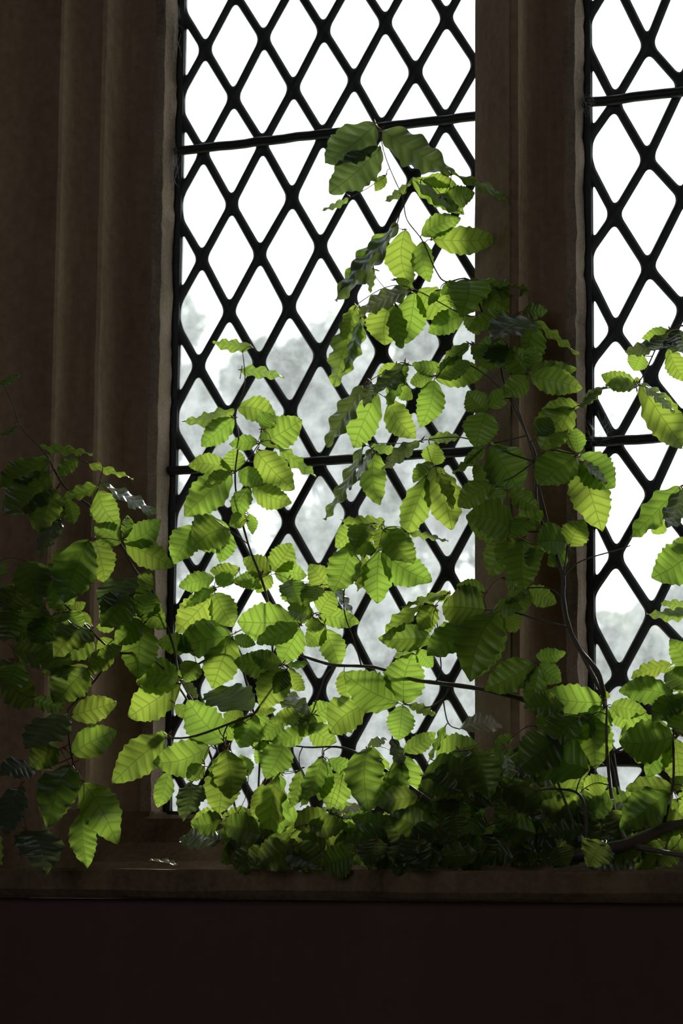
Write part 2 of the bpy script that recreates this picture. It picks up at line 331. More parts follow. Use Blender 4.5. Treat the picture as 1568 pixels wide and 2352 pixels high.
def window(idx, nodes, X0, Z0, hp, rp, parity, xa, xb, bars, rows):
    meas = {(i, j): at(x, y, 0) for i, j, x, y in nodes}
    cache = {}
    def node(i, j):
        if (i, j) in meas: p = meas[(i, j)]; return (p.x, p.z)
        if (i, j) not in cache:
            sx = sz = sw = 0
            for (a, b), p in meas.items():
                wt = math.exp(-((a-i)**2*.6+(b-j)**2*.35)); sx += wt*(p.x-X0-a*hp); sz += wt*(p.z-Z0+b*rp); sw += wt
            k = 1/(sw+.12); r = random.Random(i*977+j*31)
            cache[(i, j)] = (X0+i*hp+sx*k+r.uniform(-.0012, .0012), Z0-j*rp+sz*k+r.uniform(-.0015, .0015))
        return cache[(i, j)]
    fr = MB(); b = .010                                     # lead border let into the stone
    for s, (x, z, xx, zz) in enumerate(((xa-.012, ZB, xa+b*.6, ZT), (xb-b*.6, ZB, xb+.012, ZT), (xa, ZB, xb, ZB+b), (xa, ZT-b, xb, ZT))):
        fr.box((x, -.006, z), (xx, .006, zz))
    win = struct(fr.build('window_%d' % idx, M_LEAD))
    g = MB(); g.box((xa, -.0012, ZB), (xb, .0012, ZT)); g.build('glass', M_GLASS, win)
    lt = MB()
    for j in rows:
        for i in range(-4, 14):
            if (i+j) % 2 == parity: continue                # cell centres sit between the nodes
            poly = [node(i-1, j), node(i, j+1), node(i+1, j), node(i, j-1)]
            poly = clip(poly, xa, xb, ZB, ZT)
            if not poly: continue
            ar = sum(poly[q-1][0]*poly[q][1]-poly[q][0]*poly[q-1][1] for q in range(len(poly)))
            if abs(ar) < 1e-5: continue
            if ar < 0: poly = poly[::-1]
            P0 = [V(p) for p in poly]; hw = .0068
            I = inset(poly, hw)
            if I is None:
                for y in (-.004, .004): lt.add([(p[0], y, p[1]) for p in P0], [tuple(range(len(P0)))])
                continue
            R = rounded(I, .0125); c = sum(P0, V((0, 0)))/len(P0)
            # pair each inner point with the outer outline along the ray from the centre
            O = []
            for p in R:
                d = p-c; best = 1e9
                for q in range(len(P0)):
                    a, e = P0[q-1], P0[q]-P0[q-1]; den = d[0]*e[1]-d[1]*e[0]
                    if abs(den) < 1e-12: continue
                    t = ((a-c)[0]*e[1]-(a-c)[1]*e[0])/den; s = ((a-c)[0]*d[1]-(a-c)[1]*d[0])/den
                    if t > 0 and -1e-4 <= s <= 1.0001: best = min(best, t)
                if best > 1e8: best = 1
                O.append(c+d*max(best, 1.0))
            for p in P0:                                    # the outer ring keeps the true corners
                dp = (p-c).normalized(); q = max(range(len(R)), key=lambda q: (R[q]-c).normalized().dot(dp)); O[q] = p
            wob = [p+(c-p).normalized()*(.0011*noise.noise(V((p[0]*60, p[1]*60, idx)))) for p in R]
            m = len(R)
            for sg in (-1, 1):
                vs = [(o[0], sg*.0048, o[1]) for o in O]+[((o[0]*.35+p[0]*.65), sg*.0040, (o[1]*.35+p[1]*.65)) for o, p in zip(O, wob)]+[(p[0], sg*.0012, p[1]) for p in wob]
                fs = []
                for q in range(m):
                    q2 = (q+1) % m
                    for lay in (0, 1):
                        f = (lay*m+q, lay*m+q2, (lay+1)*m+q2, (lay+1)*m+q); fs.append(f if sg < 0 else f[::-1])
                lt.add(vs, fs)
    lt.build('lead_lattice', M_LEAD, win)
    for j in bars:
        za = [(meas[k].x, meas[k].z) for k in meas if k[1] == j]
        z = sum(q[1] for q in za)/len(za) if za else Z0-j*rp
        sb = MB(); rr = random.Random(j); n = 24
        pts = [(xa-.016+(xb-xa+.03)*k/n, -.013, z+.0008*rr.uniform(-1, 1)) for k in range(n+1)]
        sb.tube(pts, [.0076]*(n+1), 10); sb.build('saddle_bar', M_IRON, win, smooth=True)
        for k in range(0, 12):                              # copper ties twisted round the bar
            pass
    return win
ZOFF = 1.5+1.45133
window(1, W1, 0.0, ZOFF, .0525, .08696, 1, XL, XR, (-3, 3, 9), range(-11, 17))
window(2, W2, .68798, ZOFF+.08214-.08696*0, .0525*1.00991, .08696, 0, XL2, XR2, (-4, 2, 8), range(-11, 17))

# ------------------------------------------------------------------ beech leaves
def leaf_mesh(P0, a, c, n, L, hw, seed, curl=None, fold=None, wave=1.0, pleat=1.0):
    """a pleated, toothed beech blade from base P0 along a, half width hw along c, normal n"""
    r = random.Random(seed); NV = r.choice((7, 7, 8)); nt = NV*6+2; S = [-1, -.8, -.58, -.36, -.17, 0, .17, .36, .58, .8, 1]
    curl = r.uniform(-.10, .16) if curl is None else curl
    fold = r.uniform(.02, .28) if fold is None else fold
    side = r.uniform(-.08, .08); ph0 = r.uniform(0, 6); tw = r.uniform(-.35, .35)*wave
    pk = .026*r.uniform(.7, 1.4)*pleat
    vs = []; ve = []; sd = []
    for k in range(nt+1):
        t = k/nt; wp = sin(pi*min(1, t**.86))**.72*(1-.10*t) if 0 < t < 1 else 0
        wp = max(wp, .012)
        for s in S:
            ph = NV*(t*1.02-.13*abs(s)*(wp))+.5
            fr = ph-math.floor(ph); tri = 1-4*abs(fr-.5) if True else 0
            tooth = 1+.058*cos(2*pi*(ph+.55)) if abs(s) > .9 else 1
            x = L*(t*.985+.10*abs(s)*wp*(1-t)*.6)
            yv = hw*s*wp*tooth+L*side*sin(pi*t)
            z = -pk*L*tri*min(1, abs(s)*2.2)*(.55 if abs(s) > .95 else 1)*.5*wp
            z += hw*abs(s)*wp*fold
            z += -curl*L*(4*(t-.5)**2-1)
            z += wave*.034*L*abs(s)**3*sin(ph0+2*pi*NV*.5*t+(2 if s > 0 else 0))
            z += tw*yv*(t-.3)
            vs.append(P0+a*x+c*yv+n*z); ve.append(ph); sd.append(s*wp)
    m = len(S); fs = [(k*m+i, k*m+i+1, (k+1)*m+i+1, (k+1)*m+i) for k in range(nt) for i in range(m-1)]
    return vs, fs, ve, sd
def make_leaf(parent, P0, a, c, n, L, hw, seed, material=None, **kw):
    vs, fs, ve, sd = leaf_mesh(V((0, 0, 0)), a, c, n, L, hw, seed, **kw)
    me = bpy.data.meshes.new('leaf'); me.from_pydata([tuple(p) for p in vs], [], fs); me.update()
    me.polygons.foreach_set('use_smooth', [True]*len(fs)); me.materials.append(material or M_LEAF)
    for nm, d in (('vein', ve), ('side', sd)):
        at_ = me.attributes.new(nm, 'FLOAT', 'POINT'); at_.data.foreach_set('value', d)
    o = bpy.data.objects.new('leaf', me); COL.objects.link(o); o.parent = parent
    o.location = V(P0)-(V(parent.location) if parent else V((0, 0, 0)))
    return o
def plane_hit(x, y, P, n):
    d = fwd + RT*((x-784)/FPX) - UP*((y-1176)/FPX)
    return CAMP+d*((P-CAMP).dot(n)/d.dot(n))
FLAG_OFF = {'L': -.018, 'M': .0, 'D': .028, 'G': .010, 'W': 0.0, 'E': 0.0}
def sill_z(y):
    pts = [(-.052, ZB+.004), (-.085, 1.585), (-.12, 1.556), (-.155, 1.543), (LED, 1.541)]
    if y >= pts[0][0]: return pts[0][1]
    for (a, za), (b, zb) in zip(pts, pts[1:]):
        if y >= b: return za+(zb-za)*(y-a)/(b-a)
    return 0
def place_leaf(parent, bx, by, tx, ty, wpx, depth, fl, seed):
    r = random.Random(seed)
    Y = -(depth+FLAG_OFF[fl]+r.uniform(-.008, .008)); Y = min(Y, -.045)
    while Y > -.43:      # keep the blade above the sloping sill
        A_, B_ = at(bx, by, Y), at(tx, ty, Y)
        if min(A_.z, B_.z) > sill_z(Y)+.006: break
        Y -= .01
    P0 = at(bx, by, Y); vd = (P0-CAMP).normalized(); pxm = FPX/((P0-CAMP).dot(fwd))
    lp = math.hypot(tx-bx, ty-by); L0 = lp/pxm; half = wpx/2/pxm
    material = M_DRY if fl == 'W' else M_SHADED if fl == 'G' else M_LEAF
    if half < .20*L0 or fl == 'E':
        T = plane_hit(tx, ty, P0, vd); a = (T-P0).normalized(); e = vd.cross(a)
        hw = max(half, .31*L0); phi = min(1.22, math.acos(min(1, half/hw))); hw = min(hw, half/cos(phi)*1.1); 
        n1 = -vd*cos(phi)+e*sin(phi); n2 = -vd*cos(phi)-e*sin(phi)
        n = n1 if (n1.z > n2.z) else n2
        if fl in 'LE': n = n1 if n is n2 else n2
        c = n.cross(a)
        kw = dict(fold=r.uniform(.0, .12), curl=r.uniform(-.03, .03))
    else:
        cfac = V((-vd.x, -vd.y, 0)).normalized()
        el = {'L': r.uniform(-32, 2), 'M': r.uniform(-5, 22), 'D': r.uniform(18, 42), 'G': r.uniform(48, 60), 'W': r.uniform(45, 55)}[fl]
        az = radians(r.uniform(-22, 22)); cx = V((cfac.x*cos(az)-cfac.y*sin(az), cfac.x*sin(az)+cfac.y*cos(az), 0))
        n = (cx*cos(radians(el))+V((0, 0, 1))*sin(radians(el))).normalized()
        T = plane_hit(tx, ty, P0, n); a = T-P0; L0r = a.length
        if L0r > (.15 if fl == 'G' else .125):      # would be too big a leaf: turn it back towards the viewer
            n = (n-vd*.9).normalized(); T = plane_hit(tx, ty, P0, n); a = T-P0
        a.normalize(); c = n.cross(a); L0 = (T-P0).length
        # apparent width of the blade across its own drawn axis
        def proj(P):
            d = P-CAMP; w_ = d.dot(fwd); return V((784+FPX*d.dot(RT)/w_, 1176-FPX*d.dot(UP)/w_))
        ax = V((tx-bx, ty-by)).normalized(); mid = P0+a*L0*.5
        q = proj(mid+c*.01)-proj(mid); per = abs(q[0]*ax[1]-q[1]*ax[0])/.01
        hw = wpx/2/max(per, 200); hw = min(hw, .62*L0 if L0 > .05 else .8*L0)
        kw = {}
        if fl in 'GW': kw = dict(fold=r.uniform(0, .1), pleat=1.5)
    hw *= 1.10
    return make_leaf(parent, P0, a, c, n, L0*1.05, hw, seed, material, **kw), P0
def seg_near(P, lines):
    best = (1e9, None, 0)
    for ln in lines:
        for i in range(len(ln)-1):
            A, B = ln[i][0], ln[i+1][0]; e = B-A; t = max(0, min(1, (P-A).dot(e)/max(e.length_squared, 1e-9)))
            Q = A+e*t; d = (P-Q).length
            if d < best[0]: best = (d, Q, ln[i][1]*(1-t)+ln[i+1][1]*t, e)
    return best
def smooth_line(pts, k=5):
    out = []
    n = len(pts)
    for i in range(n-1):
        p0, p1, p2, p3 = pts[max(i-1, 0)], pts[i], pts[i+1], pts[min(i+2, n-1)]
        for j in range(k):
            t = j/k
            q = 0.5*((2*p1[0])+(p2[0]-p0[0])*t+(2*p0[0]-5*p1[0]+4*p2[0]-p3[0])*t*t+(-p0[0]+3*p1[0]-3*p2[0]+p3[0])*t**3)
            out.append((q, p1[1]*(1-t)+p2[1]*t))
    out.append(pts[-1]); return out
COUNT = [0]
def branch(label, group, depth, stems, leaves, foot, back=True):
    """stems: pixel polylines (x, y, depth, radius in mm); leaves: rows of base, tip, width, flag[, extra depth]"""
    f = at(foot[0], foot[1], -foot[2]); f.z = max(f.z, sill_z(f.y)+.004)
    root = thing('beech_branch', label, 'branch', f, group)
    lines = []
    for st in stems:
        ln = []
        for x, y, d, r in st:
            p = at(x, y, -d); ln.append((p, r*.001))
        lines.append(smooth_line(ln))
    st = MB(); bud = MB()
    for ln in lines:
        st.tube([p for p, _ in ln], [r*(1+.08*sin(i*1.7)) for i, (_, r) in enumerate(ln)], 8)
    rows = []
    for tok in leaves.split(';'):
        tok = tok.strip()
        if not tok: continue
        q = tok.split(); rows.append((*map(float, q[:5]), q[5], float(q[6]) if len(q) > 6 else 0))
    bases = []
    for (bx, by, tx, ty, wp, fl, ex) in rows:
        COUNT[0] += 1
        o, P0 = place_leaf(root, bx, by, tx, ty, wp, depth+ex, fl, COUNT[0]*13+5); bases.append(P0)
        if fl == 'D' and back:      # a second, mostly hidden leaf added on the window side to shade this one
            o, P0 = place_leaf(root, bx+4, by-3, tx, ty-3, wp*.96, depth+ex-.034, 'M', COUNT[0]*13+9); bases.append(P0)
    # twigs and petioles, nearest leaf first so that later ones may grow from earlier twigs
    live = [list(l) for l in lines]; todo = list(bases)
    while todo:
        best = min(((seg_near(P, live), i) for i, P in enumerate(todo)), key=lambda z: z[0][0])
        (d, Q, r0, e), i = best; P = todo.pop(i)
        if d < .002: continue
        rr = max(.0006, min(r0*.75, .0006+d*.012))
        mid = Q*.5+P*.5+V((0, 0, .06*d))+e.normalized()*.12*d
        tw = smooth_line([(Q, rr), (mid, rr*.8), (P, .0006)], 4)
        st.tube([p for p, _ in tw], [q for _, q in tw], 6); live.append(tw)
        if d > .012:
            for _ in range(2):
                dv = V((RND.uniform(-1, 1), RND.uniform(-1, 1), RND.uniform(-.6, 1))).normalized()
                l = RND.uniform(.006, .012); b0 = P+(Q-P).normalized()*.003
                bud.tube([b0, b0+dv*l*.5, b0+dv*l], [.0005, .0012, .0001], 5)
    st.build('stem', M_TWIG, root, smooth=True, loc=f)
    if bud.v:
        b = bud.build('bud_scales', M_BUD, root, smooth=True, loc=f); b['label'] = 'red-brown papery bud scales'; b['kind'] = 'stuff'
    return root
# ------------------------------------------------------------------ cut beech branches laid along the sill
G = 'cut beech branches standing on the window sill'
branch('tall beech branch whose top grey-green leaves reach highest before the left window', G, .15,
 [[(1415,1850,.08,2.6),(1402,1740,.10,2.6),(1386,1610,.17,2.6),(1330,1493,.215,2.6),(1303,1441,.212,2.5),(1291,1377,.208,2.4),(1288,1310,.205,2.4),(1240,1190,.19,2.2),(1231,1134,.18,2.2),(1231,1054,.18,2.2),(1211,1000,.17,2),(1171,915,.17,1.9),(1155,870,.17,1.8),(1140,790,.16,1.6),(1108,720,.15,1.4),(1077,643,.15,1.2),(1024,647,.14,1.1),(1000,620,.14,1.0),(970,553,.14,.9),(934,504,.14,.8),(925,455,.14,.8),(905,410,.14,.7),(885,360,.14,.7),(868,292,.14,.7)],
  [(925,455,.14,.7),(943,411,.14,.6)],[(925,455,.14,.8),(912,513,.13,.8),(890,560,.13,.6)],
  [(1108,720,.15,1),(1064,723,.14,.9),(948,663,.13,.8),(885,660,.12,.7),(818,700,.12,.6)],[(1140,790,.16,1),(1184,723,.17,.8),(1225,738,.17,.6)],
  [(1171,915,.17,1.1),(1077,838,.16,.9),(1001,866,.15,.8),(932,838,.14,.7),(836,880,.13,.6)],[(1211,1000,.17,1.1),(1124,1018,.16,1),(1053,1004,.15,.9),(984,1009,.14,.8),(930,1018,.13,.7),(850,1018,.12,.6)],[(984,1009,.14,.7),(992,1062,.14,.6)]],
'''862 286 752 372 92 G; 874 340 760 440 82 G .01; 800 456 741 482 16 E; 886 404 862 438 26 L; 876 299 1037 396 74 G; 1037 398 1164 461 17 E .02;
945 413 1062 490 62 L; 946 410 1058 486 20 E .01; 970 415 1046 425 34 L; 1018 455 1088 444 50 L; 945 415 886 460 16 E;
967 540 1055 503 50 M; 992 550 1138 548 63 L; 970 553 986 645 50 L; 930 528 943 652 70 L; 912 513 774 684 36 G .01; 905 525 785 668 30 M; 856 614 850 671 17 E;
945 665 826 722 42 G .01; 908 640 950 664 22 L; 952 672 932 786 68 L; 961 665 1033 734 72 L; 903 698 921 797 40 D .01; 894 700 884 790 84 L;
822 712 768 882 64 L; 830 728 790 850 32 L; 820 700 788 780 30 D;
1076 646 1060 725 96 D .01; 1045 648 1014 676 26 M; 1080 643 1212 668 30 M; 1108 664 1180 718 60 L; 1150 664 1212 660 22 L;
1198 716 1256 714 36 L; 1171 724 1077 756 44 M; 1225 741 1131 782 60 G .01; 1225 734 1325 812 18 E; 1228 746 1205 845 78 L;
1064 723 986 763 54 L; 1066 724 1100 768 32 L; 1010 668 984 700 20 M;
926 838 862 894 46 G; 852 880 836 934 30 G; 934 839 892 930 30 D; 834 886 752 1022 44 G .01; 867 902 816 1024 70 L; 894 920 953 1004 62 L; 914 890 946 916 34 L; 910 836 868 862 28 L;
836 1022 747 1188 24 G .01; 855 1030 803 1122 20 G; 861 1040 872 1157 60 L; 850 1025 916 1036 22 L; 962 1015 880 1078 34 G; 984 1009 1054 1004 25 M; 990 1068 1000 1018 52 L; 988 1062 950 1107 30 D; 979 1096 930 1231 64 L; 995 1071 1037 1212 80 L; 1000 1075 1040 1165 30 D .012''', (1415,1880,.10))
branch('broad-leaved beech branch spread over the stone mullion at its middle height', G, .20,
 [[(1425,1850,.10,3.6),(1404,1720,.12,3.6),(1389,1620,.20,3.6),(1387,1598,.23,3.6),(1371,1543,.24,4),(1333,1495,.23,3.6),(1307,1441,.23,3.2),(1294,1377,.22,3),(1294,1323,.22,2.8),(1286,1301,.22,2.6),(1262,1220,.21,2.4),(1240,1130,.20,2),(1228,1060,.2,1.8),(1262,1035,.2,1.2),(1300,1040,.2,1),(1327,1045,.2,1)],
  [(1228,1060,.2,1.6),(1180,1045,.2,1.4),(1124,1022,.19,1)],[(1171,915,.19,1.3),(1213,857,.19,1.1)],[(1117,944,.18,.8),(1171,915,.19,1.1),(1205,985,.2,1.4),(1228,1060,.2,1.7)],
  [(1294,1323,.22,1.2),(1323,1295,.22,1),(1361,1279,.22,.9),(1419,1263,.21,.8),(1447,1253,.21,.6)],[(1294,1323,.22,1.2),(1303,1254,.22,1)],
  [(1307,1441,.23,1.6),(1240,1425,.22,1.4),(1175,1405,.21,1.1),(1117,1401,.20,1)],[(1228,1060,.2,1.4),(1170,1100,.2,1),(1131,1107,.19,.8)],[(1262,1220,.21,1.3),(1182,1223,.2,1)],[(1294,1377,.22,1.1),(1262,1352,.22,.9),(1209,1350,.21,.8)]],
'''1164 795 1090 817 50 D; 1077 790 1017 838 30 M; 1015 844 948 836 34 M -.04; 1001 868 1077 836 46 D; 999 870 1117 853 56 L -.03; 995 860 943 879 36 L -.05; 997 873 966 978 62 L -.04;
1213 855 1320 848 50 L; 1217 865 1334 892 62 L; 1211 855 1140 812 60 M; 1211 864 1158 906 54 M; 1213 852 1225 800 40 D .01; 1120 800 1165 845 60 D .02; 1085 790 1130 850 46 M .02;
1118 945 1075 900 56 M; 1124 938 1167 898 42 M; 1117 947 1095 1028 78 M; 1235 1000 1262 960 50 M .02;
1331 932 1245 940 38 M; 1315 938 1246 1030 82 M; 1334 935 1385 890 24 G; 1300 990 1270 1030 36 D .01; 1328 1040 1322 985 42 L; 1333 1044 1408 1118 82 L; 1331 1057 1380 1215 90 L; 1321 1050 1238 1112 84 D; 1340 1060 1392 1110 22 D .012;
1118 1030 1042 1086 22 E; 1110 1028 1065 1062 28 M; 1128 1025 1190 1125 98 M; 1124 1016 1178 1044 12 E; 1126 1112 1054 1163 62 M; 1124 1106 1088 1070 40 M; 1133 1114 1152 1155 40 M;
1182 1223 1074 1187 88 D; 1184 1228 1249 1178 50 M; 1175 1232 1127 1321 72 M; 1200 1240 1203 1352 78 D; 1168 1130 1236 1168 42 D; 1215 1190 1180 1235 50 D; 1165 1240 1150 1300 50 D;
1304 1254 1340 1196 64 L; 1300 1246 1232 1246 72 D; 1298 1262 1258 1297 46 M; 1230 1255 1215 1300 40 D;
1215 1348 1276 1384 46 L; 1209 1350 1162 1386 36 M; 1211 1355 1196 1412 42 M; 1160 1330 1196 1345 40 D; 
1115 1401 1018 1394 96 M .01; 1078 1440 984 1505 70 D .02; 1137 1409 1080 1560 106 D .03; 1130 1404 1198 1400 46 D; 1160 1410 1184 1452 46 M; 1000 1393 962 1445 52 M; 965 1392 886 1464 34 M; 1000 1395 972 1460 36 L; 1029 1364 924 1395 20 E; 1035 1362 992 1370 24 L; 1060 1458 1066 1497 20 L; 990 1466 873 1468 62 M; 985 1470 905 1508 20 L; 958 1492 992 1532 36 L; 1115 1360 1050 1345 40 M''', (1425,1880,.12))
branch('slender upright beech branch before the left window, two small curled leaves at its tip', G, .16,
 [[(590,1900,.12,1.8),(600,1700,.11,1.7),(625,1530,.11,1.7),(618,1400,.14,1.6),(600,1330,.18,1.9),(570,1250,.17,1.6),(545,1150,.16,1.5),(540,1085,.16,1.3),(548,1010,.16,1.1),(541,950,.16,1),(562,880,.16,.8),(556,800,.16,.6)],[(556,840,.16,.6),(551,870,.16,.7)],
  [(540,1085,.16,1),(566,1060,.16,.9),(597,1016,.16,.7)],[(545,1150,.16,.8),(566,1118,.16,.6)],[(570,1250,.17,.8),(523,1214,.17,.7)]],
'''583 798 491 787 25 E; 547 849 650 866 26 E; 538 941 422 966 36 L; 538 962 464 1023 54 L; 546 935 632 962 58 L; 597 1018 690 965 72 L; 600 984 630 956 42 D .015; 592 1014 528 1020 36 M; 635 1022 724 1092 26 E;
588 1036 672 1122 74 L; 540 1084 536 1032 52 M; 533 1082 436 1070 46 M; 530 1087 426 1182 80 L; 530 1085 475 1112 26 D; 548 1082 603 1112 46 M; 579 1120 667 1154 56 L; 572 1120 546 1192 46 M; 566 1192 528 1206 36 D; 572 1180 580 1226 26 L;
523 1214 446 1256 90 D; 455 1210 400 1292 70 M; 524 1222 505 1290 48 L; 491 1326 413 1346 46 L; 549 1307 484 1311 40 M; 625 1312 668 1250 62 L; 622 1314 560 1284 52 L; 602 1320 538 1336 40 M; 622 1320 590 1360 38 L; 630 1318 702 1322 50 L; 535 1340 495 1325 38 D; 555 1325 600 1350 30 M; 
662 1334 688 1390 62 D; 757 1350 712 1298 54 M; 493 1362 535 1437 64 L; 487 1368 408 1450 78 L; 492 1352 432 1392 26 D; 530 1460 411 1488 80 D .012; 683 1430 549 1428 90 L; 685 1437 592 1476 44 D .01; 690 1445 646 1522 64 L; 717 1414 662 1399 50 D; 735 1408 768 1362 62 M; 733 1414 822 1430 44 L; 768 1346 809 1408 20 G; 746 1445 778 1529 58 L; 747 1438 705 1482 50 L; 745 1437 702 1437 28 D; 700 1380 660 1372 40 M; 730 1345 700 1390 46 D''', (590,1935,.13))
branch('beech branch whose broad pleated leaves hide the lower left corner of the left window', G, .24,
 [[(640,1900,.14,2),(612,1760,.15,1.9),(583,1640,.19,1.8),(535,1500,.2,1.6),(430,1540,.25,1.6)],[(583,1640,.26,2),(450,1690,.26,1.6),(385,1695,.26,1.2)],[(583,1640,.26,1.6),(660,1535,.24,1.3)],[(430,1540,.25,1.2),(413,1565,.25,1)]],
'''642 1528 578 1504 42 D; 642 1530 540 1520 60 M; 655 1527 708 1522 16 L; 658 1538 602 1625 76 M; 665 1535 697 1585 36 L; 533 1464 490 1577 78 L; 538 1462 585 1480 30 L; 440 1492 363 1475 48 M; 450 1520 425 1565 52 M; 418 1557 350 1524 50 L;
411 1560 316 1568 64 D; 415 1571 300 1645 82 L; 418 1562 452 1604 20 G; 575 1632 484 1588 76 G .01; 515 1705 433 1611 86 L; 585 1640 552 1716 64 M; 584 1640 633 1630 22 L; 481 1715 355 1752 80 M; 382 1692 262 1795 82 L; 385 1688 355 1690 22 L; 
387 1772 362 1852 44 L; 440 1798 420 1882 62 G; 505 1760 502 1866 80 M; 520 1725 528 1832 74 D .02; 570 1782 552 1735 38 L; 503 1933 414 1930 94 G .03; 545 1870 515 1916 26 L; 510 1880 440 1892 52 D; 520 1700 560 1650 40 M; 560 1660 515 1640 46 M; 470 1760 430 1790 40 M; 400 1620 440 1650 30 M; 660 1540 630 1590 40 M''', (640,1930,.14))
branch('low beech branch before the left window, bare twig reaching right to the mullion', G, .19,
 [[(1060,1900,.24,4.5),(1000,1850,.24,4),(870,1760,.22,2.4),(790,1718,.2,1.6),(700,1716,.2,1.2),(610,1700,.2,1)],
  [(1290,1640,.25,4.2),(1200,1606,.22,3.8),(1100,1582,.2,3.4),(1000,1568,.19,3.0),(945,1560,.18,2.6),(870,1535,.17,2.4),(830,1530,.17,2.2),(770,1528,.17,2.2),(735,1520,.17,2.2),(690,1505,.17,2)],
  [(830,1530,.17,1.2),(812,1470,.17,1),(790,1400,.16,1),(800,1330,.16,.9),(872,1261,.16,.8),(881,1197,.16,.7)],[(1000,1568,.19,1.5),(1012,1540,.19,1),(1010,1500,.19,.9),(1000,1395,.18,.8)],
  [(770,1528,.17,1.1),(748,1550,.17,1),(735,1585,.17,1),(709,1659,.17,.9)],[(1030,1580,.19,1.6),(1017,1605,.19,1.2),(980,1625,.18,1),(928,1618,.17,.8)],[(1017,1605,.19,1.1),(1029,1661,.19,.9),(1056,1675,.19,.7)]],
'''883 1197 785 1194 34 L; 850 1202 814 1260 54 D; 836 1210 772 1256 54 L; 878 1205 862 1265 32 L; 884 1213 948 1292 64 D; 876 1262 988 1332 78 L; 870 1266 868 1382 72 L; 937 1224 1026 1243 14 E; 805 1256 765 1357 76 M; 838 1272 822 1356 30 L; 862 1262 795 1255 34 D;
707 1659 634 1593 44 G; 711 1655 763 1620 52 L; 705 1658 698 1618 32 L; 700 1655 622 1660 40 M; 840 1618 760 1682 82 M; 710 1665 770 1704 54 M; 704 1668 626 1702 44 M; 650 1650 600 1696 46 M; 790 1540 792 1606 46 L; 914 1614 793 1549 90 L; 928 1616 948 1503 92 M; 924 1620 915 1698 62 L; 935 1618 998 1641 22 M; 
1056 1674 1150 1668 40 W; 1025 1663 982 1753 17 E; 926 1726 998 1684 42 L; 655 1705 612 1786 72 M; 612 1700 588 1752 34 L; 636 1780 621 1950 60 D .03; 605 1800 580 1876 38 L; 690 1770 668 1852 38 M; 740 1740 700 1832 46 D .02; 755 1745 811 1768 38 L; 752 1750 733 1836 40 L; 745 1750 692 1850 40 M; 788 1776 758 1856 76 L -.02; 886 1790 890 1852 56 L -.02; 847 1716 847 1862 86 D .03; 845 1720 886 1698 22 G; 900 1695 928 1772 30 G .03; 928 1735 962 1852 64 L; 915 1742 920 1862 56 D; 776 1868 842 1852 15 W .03; 770 1876 842 1862 22 M .03; 790 1880 740 1872 46 G .03; 745 1870 738 1930 40 G .04;
630 1932 735 1966 92 M .04; 750 1880 706 1926 46 D; 720 1640 690 1690 44 M; 580 1720 640 1690 40 M; 620 1650 570 1680 46 M''', (1060,1930,.25))
branch('thick beech branch lying at the lower right, star of ribbed leaves above it', G, .25,
 [[(1268,1978,.36,9),(1340,1962,.35,9),(1440,1940,.33,8.5),(1520,1905,.30,8),(1600,1885,.28,8)],[(1460,1945,.34,4),(1568,1965,.34,3),(1640,1970,.34,3)],
  [(1345,1950,.34,3),(1345,1880,.33,2.4),(1330,1825,.32,2),(1280,1812,.3,1.4),(1227,1816,.3,1)],[(1419,1825,.22,1.8),(1409,1770,.22,1.4),(1402,1735,.22,1.4),(1440,1712,.22,2),(1500,1690,.24,1.6),(1546,1695,.25,1.2)],
  [(1440,1940,.33,3.5),(1405,1835,.24,2.6),(1393,1700,.24,2),(1393,1622,.24,1.2)],[(1520,1905,.3,3),(1545,1800,.28,2),(1546,1695,.26,1.5),(1555,1600,.25,1)],[(1320,1900,.34,2),(1250,1700,.25,1.4),(1236,1526,.24,1)]],
'''1228 1522 1116 1583 74 M; 1230 1509 1297 1499 36 L; 1237 1526 1286 1566 50 L; 1236 1530 1210 1622 50 M; 1295 1620 1205 1626 56 D; 1386 1613 1245 1596 78 L; 1388 1606 1392 1588 22 L; 1404 1620 1482 1634 46 M; 1400 1624 1442 1674 40 L; 1393 1627 1380 1706 46 L; 1386 1624 1349 1642 26 L; 1345 1638 1365 1762 88 M; 1330 1650 1262 1716 76 D;
1546 1524 1452 1556 34 L; 1548 1598 1425 1586 62 M; 1582 1540 1540 1470 52 M; 1592 1580 1530 1548 64 D; 1570 1600 1500 1656 52 D; 1546 1693 1425 1703 96 D .01; 1575 1690 1560 1595 92 D .01; 1545 1697 1488 1782 64 M; 1550 1697 1562 1800 66 M; 1482 1745 1455 1738 22 L;
1285 1700 1195 1762 100 D .04; 1352 1768 1240 1746 104 D .04; 1233 1818 1252 1892 60 L; 1222 1812 1163 1800 36 L; 1222 1820 1196 1862 28 M; 1240 1812 1308 1836 42 L; 1340 1812 1394 1790 50 L; 1325 1838 1376 1892 48 L; 1420 1890 1400 1842 52 M; 1545 1810 1440 1812 48 M; 1540 1822 1428 1902 82 D .02; 1556 1836 1500 1918 46 M; 1400 1905 1454 1938 30 L; 1575 1812 1540 1788 34 D; 1182 1895 1140 1872 26 L; 1165 1905 1130 1915 22 M; 1160 1730 1166 1802 28 M; 1155 1720 1118 1736 24 M; 1180 1690 1135 1711 26 M;
1075 1724 1000 1838 84 M; 1055 1725 1010 1802 40 D .02; 1085 1725 1122 1832 84 D .02; 1290 1640 1230 1660 50 D; 1200 1800 1130 1840 70 D; 1560 1640 1540 1600 50 D; 1320 1850 1290 1900 60 M; 1470 1900 1520 1960 60 D; 1360 1640 1310 1690 60 M''', (1300,1975,.37))
